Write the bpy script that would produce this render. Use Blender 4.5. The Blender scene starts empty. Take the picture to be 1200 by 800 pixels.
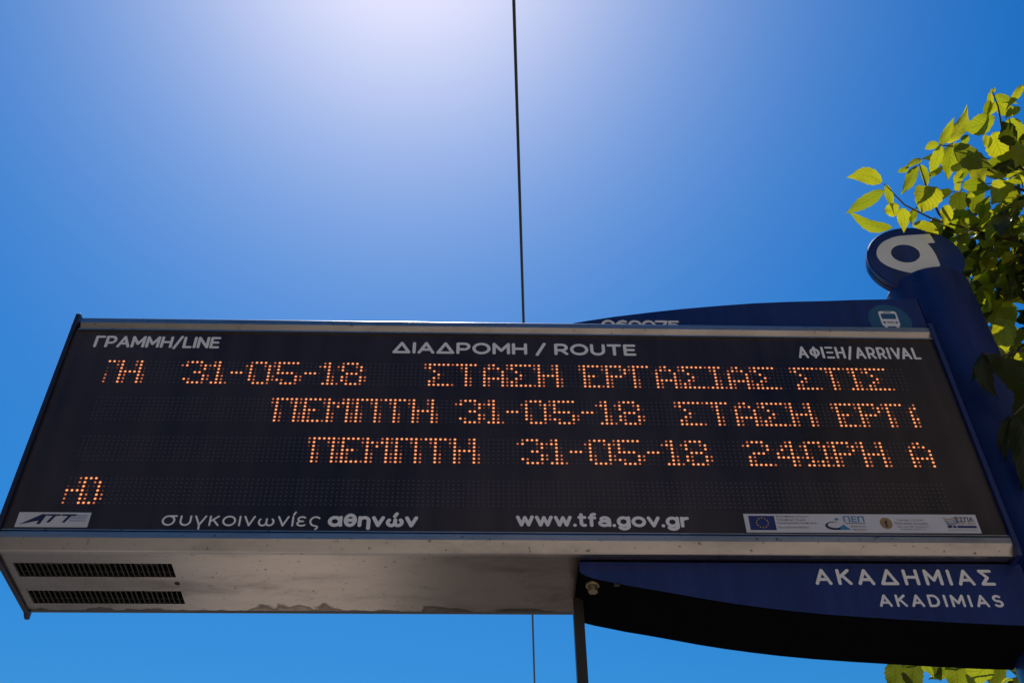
import bpy, math, random
from mathutils import Vector, Matrix
R = math.radians
sc = bpy.context.scene
# ---------------------------------------------------------------- camera, sky, sun, exposure
SUN_EL, SUN_AZ = R(66.5), R(-9.3)          # azimuth from +Y, negative = towards -X
cam_d = bpy.data.cameras.new('camera'); cam = bpy.data.objects.new('camera', cam_d)
sc.collection.objects.link(cam); sc.camera = cam
cam_d.sensor_width = 36; cam_d.lens = 39.0036; cam_d.clip_start = .05; cam_d.clip_end = 3000
cam.matrix_world = Matrix(((0.999524, -0.011353, -0.028677, -0.05202765),
                           (-0.028391, -0.701939, -0.711671, -1.42839624),
                           (-0.01205, 0.712147, -0.701927, 1.6), (0, 0, 0, 1)))
world = bpy.data.worlds.new('World'); sc.world = world; world.use_nodes = True
wn = world.node_tree.nodes; wl = world.node_tree.links
sky = wn.new('ShaderNodeTexSky'); sky.sky_type = 'NISHITA'; sky.sun_disc = False
sky.sun_elevation = SUN_EL; sky.sun_rotation = SUN_AZ
sky.altitude = 0; sky.air_density = 1.8; sky.dust_density = 0.62; sky.ozone_density = 1.0
hs = wn.new('ShaderNodeHueSaturation'); hs.inputs['Saturation'].default_value = 1.8
bg = wn['Background']; bg.inputs['Strength'].default_value = 0.0605
gm = wn.new('ShaderNodeGamma'); gm.inputs['Gamma'].default_value = 1.35
wl.new(sky.outputs[0], hs.inputs['Color']); wl.new(hs.outputs[0], gm.inputs['Color']); wl.new(gm.outputs[0], bg.inputs['Color'])
sun_d = bpy.data.lights.new('sun', 'SUN'); sun = bpy.data.objects.new('sun', sun_d); sc.collection.objects.link(sun)
sun_d.energy = 5.0; sun_d.angle = R(0.53); sun_d.color = (1, .95, .87)
sdir = Vector((math.cos(SUN_EL)*math.sin(SUN_AZ), math.cos(SUN_EL)*math.cos(SUN_AZ), math.sin(SUN_EL)))
sun.rotation_euler = sdir.to_track_quat('Z', 'Y').to_euler(); sun.location = sdir*60
sc.view_settings.view_transform = 'Standard'; sc.view_settings.look = 'None'
sc.view_settings.exposure = -0.30; sc.view_settings.gamma = 1.0; sc.view_settings.use_curve_mapping = False
try: sc.cycles.use_denoising = True
except Exception: pass

# ---------------------------------------------------------------- materials
def new_mat(name):
    m = bpy.data.materials.new(name); m.use_nodes = True
    return m, m.node_tree.nodes, m.node_tree.links, m.node_tree.nodes['Principled BSDF']
def flat(name, col, rough=.5, metal=0.0, var=0.0, scale=40, spec=.5, bump=0.0):
    m, n, l, p = new_mat(name)
    p.inputs['Roughness'].default_value = rough; p.inputs['Metallic'].default_value = metal
    p.inputs['Specular IOR Level'].default_value = spec
    p.inputs['Base Color'].default_value = (*col, 1)
    if var or bump:
        tc = n.new('ShaderNodeTexCoord'); nz = n.new('ShaderNodeTexNoise')
        nz.inputs['Scale'].default_value = scale; nz.inputs['Detail'].default_value = 6; nz.inputs['Roughness'].default_value = .65
        l.new(tc.outputs['Object'], nz.inputs['Vector'])
        if var:
            mx = n.new('ShaderNodeMix'); mx.data_type = 'RGBA'
            mx.inputs[6].default_value = (*[c*(1-var) for c in col], 1); mx.inputs[7].default_value = (*[min(1, c*(1+var)) for c in col], 1)
            l.new(nz.outputs['Fac'], mx.inputs[0]); l.new(mx.outputs[2], p.inputs['Base Color'])
            mr = n.new('ShaderNodeMapRange'); mr.inputs[3].default_value = rough*.8; mr.inputs[4].default_value = min(1, rough*1.25)
            l.new(nz.outputs['Fac'], mr.inputs[0]); l.new(mr.outputs[0], p.inputs['Roughness'])
        if bump:
            b = n.new('ShaderNodeBump'); b.inputs['Strength'].default_value = bump; b.inputs['Distance'].default_value = .002
            l.new(nz.outputs['Fac'], b.inputs['Height']); l.new(b.outputs[0], p.inputs['Normal'])
    return m
def emit(name, col, strength):
    m, n, l, p = new_mat(name)
    p.inputs['Base Color'].default_value = (.02, .01, .008, 1); p.inputs['Roughness'].default_value = .4
    p.inputs['Emission Color'].default_value = (*col, 1); p.inputs['Emission Strength'].default_value = strength
    return m
def ramp(n, stops):
    r = n.new('ShaderNodeValToRGB'); e = r.color_ramp.elements
    e[0].position, e[0].color = stops[0][0], (*stops[0][1], 1); e[1].position, e[1].color = stops[-1][0], (*stops[-1][1], 1)
    for pos, c in stops[1:-1]:
        k = e.new(pos); k.color = (*c, 1)
    return r
def steel(name, col, rough, dirt, streak_axis=0, back_edge=None):
    """brushed stainless steel with drying marks, grime specks and (back_edge) water stains creeping in from one edge"""
    m, n, l, p = new_mat(name); p.inputs['Metallic'].default_value = 1
    tc = n.new('ShaderNodeTexCoord')
    mp = n.new('ShaderNodeMapping'); s = [260, 260, 260]; s[streak_axis] = 2.5; mp.inputs['Scale'].default_value = s
    br = n.new('ShaderNodeTexNoise'); br.inputs['Scale'].default_value = 1; br.inputs['Detail'].default_value = 4
    l.new(tc.outputs['Object'], mp.inputs['Vector']); l.new(mp.outputs[0], br.inputs['Vector'])
    cl = n.new('ShaderNodeTexNoise'); cl.inputs['Scale'].default_value = 7; cl.inputs['Detail'].default_value = 8; cl.inputs['Roughness'].default_value = .7
    cl.inputs['Distortion'].default_value = .15
    mp2 = n.new('ShaderNodeMapping'); sc2 = [1.6, 1.6, 1.6]; sc2[streak_axis] = .55; mp2.inputs['Scale'].default_value = sc2
    l.new(tc.outputs['Object'], mp2.inputs['Vector']); l.new(mp2.outputs[0], cl.inputs['Vector'])
    sp = n.new('ShaderNodeTexNoise'); sp.inputs['Scale'].default_value = 130; sp.inputs['Detail'].default_value = 3
    l.new(tc.outputs['Object'], sp.inputs['Vector'])
    r1 = ramp(n, [(.3, tuple(c*(1-dirt) for c in col)), (.52, col), (.75, tuple(min(1, c*1.12) for c in col))])
    l.new(cl.outputs['Fac'], r1.inputs[0])
    r2 = ramp(n, [(.66, (1, 1, 1)), (.72, (.3, .27, .24))]); l.new(sp.outputs['Fac'], r2.inputs[0])
    mu = n.new('ShaderNodeMix'); mu.data_type = 'RGBA'; mu.blend_type = 'MULTIPLY'; mu.inputs[0].default_value = .85
    l.new(r1.outputs[0], mu.inputs[6]); l.new(r2.outputs[0], mu.inputs[7])
    last = mu.outputs[2]
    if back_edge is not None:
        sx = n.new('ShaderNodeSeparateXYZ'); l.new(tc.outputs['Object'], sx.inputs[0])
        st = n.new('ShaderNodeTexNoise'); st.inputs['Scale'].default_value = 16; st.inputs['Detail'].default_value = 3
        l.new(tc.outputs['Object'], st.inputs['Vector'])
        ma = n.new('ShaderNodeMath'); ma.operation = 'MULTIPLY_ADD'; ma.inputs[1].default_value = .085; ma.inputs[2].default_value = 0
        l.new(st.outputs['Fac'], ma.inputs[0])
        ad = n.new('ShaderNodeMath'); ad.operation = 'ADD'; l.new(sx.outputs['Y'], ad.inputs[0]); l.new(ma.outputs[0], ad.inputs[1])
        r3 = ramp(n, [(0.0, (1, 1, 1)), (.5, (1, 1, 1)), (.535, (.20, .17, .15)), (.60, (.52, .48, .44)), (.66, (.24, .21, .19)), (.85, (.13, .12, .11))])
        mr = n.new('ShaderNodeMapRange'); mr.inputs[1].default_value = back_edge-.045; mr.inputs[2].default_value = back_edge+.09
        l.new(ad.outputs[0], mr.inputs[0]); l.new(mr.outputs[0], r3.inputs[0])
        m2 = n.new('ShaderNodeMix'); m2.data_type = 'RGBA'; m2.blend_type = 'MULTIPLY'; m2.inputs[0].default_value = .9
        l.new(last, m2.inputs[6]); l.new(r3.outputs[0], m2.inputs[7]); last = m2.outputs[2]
    l.new(last, p.inputs['Base Color'])
    mr = n.new('ShaderNodeMapRange'); mr.inputs[3].default_value = rough*1.25; mr.inputs[4].default_value = rough*.85
    l.new(cl.outputs['Fac'], mr.inputs[0]); l.new(mr.outputs[0], p.inputs['Roughness'])
    b = n.new('ShaderNodeBump'); b.inputs['Strength'].default_value = .06; b.inputs['Distance'].default_value = .001
    l.new(br.outputs['Fac'], b.inputs['Height']); l.new(b.outputs[0], p.inputs['Normal'])
    return m
def painted(name, col, rough):
    """street enamel: rain streaks, dust, faint scuffs and a slight orange peel"""
    m, n, l, p = new_mat(name); tc = n.new('ShaderNodeTexCoord')
    mp = n.new('ShaderNodeMapping'); mp.inputs['Scale'].default_value = (34, 34, 2.2)
    st = n.new('ShaderNodeTexNoise'); st.inputs['Scale'].default_value = 1; st.inputs['Detail'].default_value = 7; st.inputs['Roughness'].default_value = .7
    l.new(tc.outputs['Object'], mp.inputs['Vector']); l.new(mp.outputs[0], st.inputs['Vector'])
    cl = n.new('ShaderNodeTexNoise'); cl.inputs['Scale'].default_value = 11; cl.inputs['Detail'].default_value = 8; l.new(tc.outputs['Object'], cl.inputs['Vector'])
    sp = n.new('ShaderNodeTexNoise'); sp.inputs['Scale'].default_value = 170; sp.inputs['Detail'].default_value = 2; l.new(tc.outputs['Object'], sp.inputs['Vector'])
    r1 = ramp(n, [(.35, tuple(c*.72 for c in col)), (.55, col), (.8, tuple(c*1.25+.006 for c in col))]); l.new(st.outputs['Fac'], r1.inputs[0])
    r2 = ramp(n, [(.70, (0, 0, 0)), (.78, (.045, .045, .045))]); l.new(sp.outputs['Fac'], r2.inputs[0])
    ad = n.new('ShaderNodeMix'); ad.data_type = 'RGBA'; ad.blend_type = 'ADD'; ad.inputs[0].default_value = .5
    l.new(r1.outputs[0], ad.inputs[6]); l.new(r2.outputs[0], ad.inputs[7]); l.new(ad.outputs[2], p.inputs['Base Color'])
    mr = n.new('ShaderNodeMapRange'); mr.inputs[1].default_value = .3; mr.inputs[2].default_value = .7; mr.inputs[3].default_value = rough*.75; mr.inputs[4].default_value = rough*1.5
    l.new(cl.outputs['Fac'], mr.inputs[0]); l.new(mr.outputs[0], p.inputs['Roughness']); p.inputs['Specular IOR Level'].default_value = .36
    b = n.new('ShaderNodeBump'); b.inputs['Strength'].default_value = .12; b.inputs['Distance'].default_value = .001
    l.new(cl.outputs['Fac'], b.inputs['Height']); l.new(b.outputs[0], p.inputs['Normal'])
    return m
M = {}
M['bar'] = steel('brushed steel rail', (.40, .365, .345), .34, .35)
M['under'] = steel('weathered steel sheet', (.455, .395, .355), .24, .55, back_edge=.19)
M['case'] = flat('painted casing', (.05, .05, .055), .5, var=.2)
M['navy'] = painted('navy enamel', (.0085, .026, .150), .34)
M['pole_navy'] = painted('navy enamel pole', (.0075, .021, .135), .36)
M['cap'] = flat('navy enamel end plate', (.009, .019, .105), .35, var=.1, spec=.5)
M['cap_dark'] = flat('dark grey navy end plate', (.010, .012, .034), .45, var=.3)  # darker, greyer colour than the other end plate
M['black'] = flat('black underside shade and joint', (.0045, .0045, .006), .9, var=.2, spec=0.0)  # shade under the lower board put into the colour; also the joint strips
M['post'] = flat('dark brown steel post', (.035, .027, .022), .45, var=.2, metal=.3)
M['bolt'] = flat('zinc bolt', (.30, .235, .14), .5, metal=1, var=.2, scale=200)
M['vent_dark'] = flat('vent interior', (.006, .006, .006), .8)
M['vent_slat'] = flat('vent slat', (.09, .08, .075), .45, metal=.8, var=.3, scale=90)
M['white'] = flat('white vinyl lettering', (.84, .82, .84), .5, var=.05, scale=60)
M['grey_white'] = flat('reflective white vinyl', (.78, .77, .78), .45, var=.06, scale=50)
M['sticker'] = flat('white sticker', (.62, .6, .64), .35, var=.06, scale=30)
M['ink'] = flat('dark blue ink', (.012, .014, .06), .5)
M['ink_grey'] = flat('grey ink', (.09, .085, .09), .5)
M['eu_blue'] = flat('flag blue ink', (.012, .02, .13), .5)
M['yellow'] = flat('yellow ink', (.6, .42, .05), .5)
M['sky_ink'] = flat('light blue ink', (.04, .20, .42), .5)
M['gold'] = flat('gold ink', (.30, .19, .07), .5, var=.2, scale=200)
M['tan_ink'] = flat('tan ink', (.33, .22, .12), .5)
M['teal'] = flat('teal vinyl roundel', (.014, .095, .20), .4, var=.06)
M['led_off'] = flat('unlit diode', (.085, .075, .08), .35)
M['led_hot'] = emit('lit diode', (1, .355, .13), 1.8)
M['led_mid'] = emit('half lit diode', (1, .30, .12), .85)
M['led_low'] = emit('faint diode', (1, .28, .12), .20)
M['led_rim'] = emit('lit diode rim', (1, .17, .04), .22)
# display pane: dark smoked sheet with a faint dusty bloom
def pane():
    m, n, l, p = new_mat('smoked display pane')
    tc = n.new('ShaderNodeTexCoord'); nz = n.new('ShaderNodeTexNoise'); nz.inputs['Scale'].default_value = 3.2; nz.inputs['Detail'].default_value = 7
    l.new(tc.outputs['Object'], nz.inputs['Vector'])
    mp = n.new('ShaderNodeMapping'); mp.inputs['Scale'].default_value = (30, 30, 1.6); sk = n.new('ShaderNodeTexNoise'); sk.inputs['Scale'].default_value = 1; sk.inputs['Detail'].default_value = 5
    l.new(tc.outputs['Object'], mp.inputs['Vector']); l.new(mp.outputs[0], sk.inputs['Vector'])
    av = n.new('ShaderNodeMath'); av.operation = 'MULTIPLY_ADD'; av.inputs[1].default_value = .4; sh = n.new('ShaderNodeMath'); sh.operation = 'MULTIPLY'; sh.inputs[1].default_value = .6
    l.new(nz.outputs['Fac'], sh.inputs[0]); l.new(sk.outputs['Fac'], av.inputs[0]); l.new(sh.outputs[0], av.inputs[2])
    r = ramp(n, [(.34, (.020, .016, .017)), (.66, (.062, .046, .045))]); l.new(av.outputs[0], r.inputs[0])
    rr = n.new('ShaderNodeMapRange'); rr.inputs[1].default_value = .35; rr.inputs[2].default_value = .65; rr.inputs[3].default_value = .10; rr.inputs[4].default_value = .26
    l.new(nz.outputs['Fac'], rr.inputs[0]); l.new(rr.outputs[0], p.inputs['Roughness'])
    sp = n.new('ShaderNodeTexNoise'); sp.inputs['Scale'].default_value = 210; sp.inputs['Detail'].default_value = 2
    l.new(tc.outputs['Object'], sp.inputs['Vector'])
    r2 = ramp(n, [(.74, (0, 0, 0)), (.8, (.03, .03, .03))]); l.new(sp.outputs['Fac'], r2.inputs[0])
    ad = n.new('ShaderNodeMix'); ad.data_type = 'RGBA'; ad.blend_type = 'ADD'; ad.inputs[0].default_value = 1
    l.new(r.outputs[0], ad.inputs[6]); l.new(r2.outputs[0], ad.inputs[7]); l.new(ad.outputs[2], p.inputs['Base Color'])
    p.inputs['Specular IOR Level'].default_value = .27
    return m
M['pane'] = pane()
M['pane_strip'] = flat('black printed border', (.02, .016, .017), .14, spec=.4, var=.1)
def leaf_mat():
    m, n, l, p = new_mat('compound leaf')
    uv = n.new('ShaderNodeUVMap'); uv.uv_map = 'UVMap'
    sx = n.new('ShaderNodeSeparateXYZ'); l.new(uv.outputs[0], sx.inputs[0])
    ab = n.new('ShaderNodeMath'); ab.operation = 'ABSOLUTE'; l.new(sx.outputs['X'], ab.inputs[0])
    mul = n.new('ShaderNodeMath'); mul.operation = 'MULTIPLY_ADD'; mul.inputs[1].default_value = -.30; l.new(ab.outputs[0], mul.inputs[0]); l.new(sx.outputs['Y'], mul.inputs[2])
    fr = n.new('ShaderNodeMath'); fr.operation = 'MULTIPLY'; fr.inputs[1].default_value = 8; l.new(mul.outputs[0], fr.inputs[0])
    pp = n.new('ShaderNodeMath'); pp.operation = 'PINGPONG'; pp.inputs[1].default_value = .5; l.new(fr.outputs[0], pp.inputs[0])
    vr = ramp(n, [(0, (1, 1, 1)), (.16, (0, 0, 0))]); l.new(pp.outputs[0], vr.inputs[0])
    mr = ramp(n, [(0, (1, 1, 1)), (.09, (0, 0, 0))]); l.new(ab.outputs[0], mr.inputs[0])
    vm = n.new('ShaderNodeMath'); vm.operation = 'MAXIMUM'; l.new(vr.outputs[0], vm.inputs[0]); l.new(mr.outputs[0], vm.inputs[1])
    at = n.new('ShaderNodeAttribute'); at.attribute_name = 'tone'
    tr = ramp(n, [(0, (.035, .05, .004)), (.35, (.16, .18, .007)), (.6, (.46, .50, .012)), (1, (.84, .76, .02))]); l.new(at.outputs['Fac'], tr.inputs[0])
    dk = n.new('ShaderNodeMix'); dk.data_type = 'RGBA'; dk.blend_type = 'MULTIPLY'; dk.inputs[7].default_value = (.66, .74, .5, 1)
    l.new(vm.outputs[0], dk.inputs[0]); l.new(tr.outputs[0], dk.inputs[6])
    t = n.new('ShaderNodeBsdfTranslucent'); l.new(dk.outputs[2], t.inputs['Color'])
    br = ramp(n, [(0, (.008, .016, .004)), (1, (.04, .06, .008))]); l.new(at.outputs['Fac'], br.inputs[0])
    l.new(br.outputs[0], p.inputs['Base Color']); p.inputs['Roughness'].default_value = .36; p.inputs['Specular IOR Level'].default_value = .5
    b = n.new('ShaderNodeBump'); b.inputs['Strength'].default_value = .35; b.inputs['Distance'].default_value = .0012; b.invert = True
    l.new(vm.outputs[0], b.inputs['Height']); l.new(b.outputs[0], p.inputs['Normal']); l.new(b.outputs[0], t.inputs['Normal'])
    mx = n.new('ShaderNodeMixShader'); mx.inputs[0].default_value = .52
    l.new(p.outputs[0], mx.inputs[1]); l.new(t.outputs[0], mx.inputs[2]); l.new(mx.outputs[0], n['Material Output'].inputs['Surface'])
    return m
M['leaf'] = leaf_mat()
M['bark'] = flat('grey brown bark', (.11, .085, .062), .9, var=.45, scale=24, bump=.8)
M['twig'] = flat('brown twig', (.085, .055, .032), .7, var=.3, scale=60)
M['cable'] = flat('black cable sheath', (.035, .03, .025), .5)
def slabs():
    m, n, l, p = new_mat('pale paving slabs')
    tc = n.new('ShaderNodeTexCoord'); bk = n.new('ShaderNodeTexBrick'); bk.offset = 0
    bk.inputs['Color1'].default_value = (.44, .38, .31, 1); bk.inputs['Color2'].default_value = (.50, .43, .36, 1); bk.inputs['Mortar'].default_value = (.17, .15, .13, 1)
    bk.inputs['Scale'].default_value = 2.5; bk.inputs['Mortar Size'].default_value = .012; bk.inputs['Brick Width'].default_value = 1; bk.inputs['Row Height'].default_value = 1
    l.new(tc.outputs['Object'], bk.inputs['Vector'])
    nz = n.new('ShaderNodeTexNoise'); nz.inputs['Scale'].default_value = 3; nz.inputs['Detail'].default_value = 8; l.new(tc.outputs['Object'], nz.inputs['Vector'])
    r = ramp(n, [(.3, (.72, .70, .68)), (.7, (1, 1, 1))]); l.new(nz.outputs['Fac'], r.inputs[0])
    mu = n.new('ShaderNodeMix'); mu.data_type = 'RGBA'; mu.blend_type = 'MULTIPLY'; mu.inputs[0].default_value = 1
    l.new(bk.outputs['Color'], mu.inputs[6]); l.new(r.outputs[0], mu.inputs[7]); l.new(mu.outputs[2], p.inputs['Base Color']); p.inputs['Roughness'].default_value = .85
    return m
M['slabs'] = slabs()
M['asphalt'] = flat('asphalt', (.055, .054, .055), .9, var=.35, scale=60, bump=.5)
M['kerb'] = flat('kerb stone', (.34, .33, .31), .8, var=.2, scale=14)
M['soil'] = flat('dark added soil', (.035, .026, .018), .95, var=.5, scale=30, bump=.8)
M['earth'] = flat('dry earth', (.20, .17, .13), .95, var=.3, scale=2)
M['paint'] = flat('road paint', (.75, .75, .72), .7, var=.08)
M['pole_grey'] = flat('galvanised pole', (.33, .34, .35), .5, metal=.6, var=.15)
M['stucco'] = flat('warm cream render', (.60, .52, .43), .9, var=.12, scale=.8)
M['stucco_pale'] = flat('pale cream render', (.64, .58, .50), .9, var=.1, scale=.8)
M['window_glass'] = flat('dark window glass', (.02, .022, .025), .08)
M['shutter'] = flat('painted window frame', (.30, .26, .21), .6)
# ---------------------------------------------------------------- helpers
def obj(name, verts, faces, mats, parent=None, mi=None, smooth=None, uvs=None, tone=None, loc=None):
    me = bpy.data.meshes.new(name); me.from_pydata([tuple(v) for v in verts], [], faces)
    for m in (mats if isinstance(mats, (list, tuple)) else [mats]): me.materials.append(m)
    if mi: me.polygons.foreach_set('material_index', mi)
    if smooth is True: me.polygons.foreach_set('use_smooth', [True]*len(faces))
    elif smooth: me.polygons.foreach_set('use_smooth', smooth)
    if uvs:
        uvl = me.uv_layers.new(name='UVMap')
        uvl.data.foreach_set('uv', [c for f in faces for i in f for c in uvs[i]])
    if tone:
        a = me.attributes.new('tone', 'FLOAT', 'POINT'); a.data.foreach_set('value', tone)
    me.update(); o = bpy.data.objects.new(name, me); sc.collection.objects.link(o)
    if parent: o.parent = parent
    if loc: o.location = loc
    return o
class MB:
    def __init__(s): s.v, s.f, s.m, s.s = [], [], [], []
    def add(s, v, f, m=0, smooth=False):
        b = len(s.v); s.v += [tuple(p) for p in v]; s.f += [tuple(i+b for i in q) for q in f]; s.m += [m]*len(f); s.s += [smooth]*len(f)
    def box(s, a, b, m=0):
        (x0, y0, z0), (x1, y1, z1) = a, b
        s.add([(x0,y0,z0),(x1,y0,z0),(x1,y1,z0),(x0,y1,z0),(x0,y0,z1),(x1,y0,z1),(x1,y1,z1),(x0,y1,z1)],
              [(0,3,2,1),(4,5,6,7),(0,1,5,4),(1,2,6,5),(2,3,7,6),(3,0,4,7)], m)
    def prism_xz(s, pts, y0, y1, m=0, ms=None, smooth_side=False):
        n = len(pts); s.add([(x, y0, z) for x, z in pts]+[(x, y1, z) for x, z in pts], [tuple(range(n)), tuple(range(2*n-1, n-1, -1))], m)
        b = [(x, y0, z) for x, z in pts]+[(x, y1, z) for x, z in pts]
        s.add(b, [(i, n+i, n+(i+1) % n, (i+1) % n) for i in range(n)], m if ms is None else ms, smooth_side)
    def tube(s, pts, radii, n=10, m=0, caps=True):
        pts = [Vector(p) for p in pts]; k = len(pts)
        if not isinstance(radii, (list, tuple)): radii = [radii]*k
        ref = Vector((0, 0, 1)); V, F = [], []
        for i, p in enumerate(pts):
            t = (pts[min(i+1, k-1)]-pts[max(i-1, 0)]).normalized()
            u = t.cross(ref if abs(t.z) < .95 else Vector((0, 1, 0))).normalized(); w = t.cross(u)
            for j in range(n):
                a = 2*math.pi*j/n; V.append(p+(u*math.cos(a)+w*math.sin(a))*radii[i])
        for i in range(k-1):
            for j in range(n): F.append((i*n+j, i*n+(j+1) % n, (i+1)*n+(j+1) % n, (i+1)*n+j))
        s.add(V, F, m, True)
        if caps: s.add(V[:n], [tuple(range(n-1, -1, -1))], m); s.add(V[-n:], [tuple(range(n))], m)
    def build(s, name, mats, parent=None, loc=None):
        return obj(name, s.v, s.f, mats, parent, s.m, s.s, loc=loc)
def empty(name, loc, label, cat, group=None):
    o = bpy.data.objects.new(name, None); sc.collection.objects.link(o); o.location = loc; o.empty_display_size = .2
    tag(o, label, cat, group); return o
def tag(o, label=None, cat=None, group=None, kind=None):
    for k, v in (('label', label), ('category', cat), ('group', group), ('kind', kind)):
        if v: o[k] = v
    return o
def bevel(o, w=.0015, seg=2):
    b = o.modifiers.new('bevel', 'BEVEL'); b.width = w; b.segments = seg; b.limit_method = 'ANGLE'; b.angle_limit = R(40); return o

# ---------------------------------------------------------------- setting
def sheet(name, x0, x1, y0, y1, z, mat, kind='structure'):
    return tag(obj(name, [(x0,y0,z),(x1,y0,z),(x1,y1,z),(x0,y1,z)], [(0,1,2,3)], mat), kind=kind)
sheet('ground', -400, 400, -400, 400, -.16, M['earth'])
sheet('road', -9.05, -1.75, -120, 120, -.13, M['asphalt'])
mb = MB()
for k in range(-20, 20): mb.add([(-5.45, k*6, -.126), (-5.33, k*6, -.126), (-5.33, k*6+3, -.126), (-5.45, k*6+3, -.126)], [(0,1,2,3)])
tag(mb.build('road_markings', M['paint']), kind='structure')
mb = MB(); mb.box((-1.75, -120, -.16), (-1.57, 120, .0)); tag(bevel(mb.build('kerb', M['kerb']), .015), kind='structure')
mb = MB(); mb.box((-1.57, -120, -.16), (9, 120, -.002)); tag(mb.build('pavement', M['slabs']), kind='structure')
sheet('added_dark_bed', -.50, 4.6, 2.0, 9.0, .004, M['soil'])  # unseen bed, added to darken the reflection in the sign's underside
mb = MB()
for a, b in (((-.58, 1.92, -.002), (4.68, 2.0, .09)), ((-.58, 9.0, -.002), (4.68, 9.08, .09)), ((-.58, 2.0, -.002), (-.50, 9.0, .09)), ((4.6, 2.0, -.002), (4.68, 9.0, .09))): mb.box(a, b)
tag(mb.build('added_bed_edging', M['kerb']), kind='structure')


# apartment blocks added out of view, to warm the sign's light and reflections
def block(x0, x1, y0, y1, h, faces, wall, label):
    bd = empty('added_apartment_block', ((x0+x1)/2, (y0+y1)/2, 0), label, 'building', 'added apartment blocks out of view')
    O = Vector((-(x0+x1)/2, -(y0+y1)/2, 0))
    mb = MB(); mb.box((x0, y0, -.15), (x1, y1, h)); mb.box((x0-.25, y0-.25, h), (x1+.25, y1+.25, h+.35)); mb.build('wall', wall, bd, loc=O)
    proto = None
    for f in faces:
        L = (y1-y0) if f in '+x-x' else (x1-x0); n = int(L//3.4)
        for k in range(int((h-1)//3.3)):
            z = 1.2+3.3*k
            for i in range(n):
                t = (i+.5)*L/n-L/2
                p, rz = {'+x': (((x1-x0)/2, t), 90), '-x': ((-(x1-x0)/2, t), -90), '+y': ((t, (y1-y0)/2), 180), '-y': ((t, -(y1-y0)/2), 0)}[f]
                if proto is None:
                    mb = MB()
                    for a, b in (((-.8, -.06, 0), (.8, .02, .1)), ((-.8, -.06, 1.7), (.8, .02, 1.8)), ((-.8, -.06, .1), (-.7, .02, 1.7)), ((.7, -.06, .1), (.8, .02, 1.7)), ((-.04, -.05, .1), (.04, .02, 1.7))): mb.box(a, b)
                    w = mb.build('window', M['shutter'], bd); mb = MB(); mb.box((-.7, -.02, .1), (.7, -.004, 1.7)); q = mb.build('pane', M['window_glass'], w); proto = (w, q)
                else:
                    w = proto[0].copy(); sc.collection.objects.link(w); w.parent = bd
                    q = proto[1].copy(); sc.collection.objects.link(q); q.parent = w
                w.location = (p[0], p[1], z); w.rotation_euler = (0, 0, R(rz))
block(-27, -14.5, -24, 2, 19.5, ('+x',), M['stucco'], 'unseen added cream apartment block across the road from the bus stop')
block(-27, -14.5, -52, -26, 22.5, ('+x',), M['stucco_pale'], 'unseen added pale taller apartment block across the road further back')
block(8.6, 20, -24, 1, 19.5, ('-x',), M['stucco_pale'], 'unseen added pale apartment block beside the pavement behind the tree')
block(-1.2, 8.2, -42, -26, 20, ('+y',), M['stucco'], 'unseen added cream apartment block facing the bus stop down the pavement')

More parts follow.
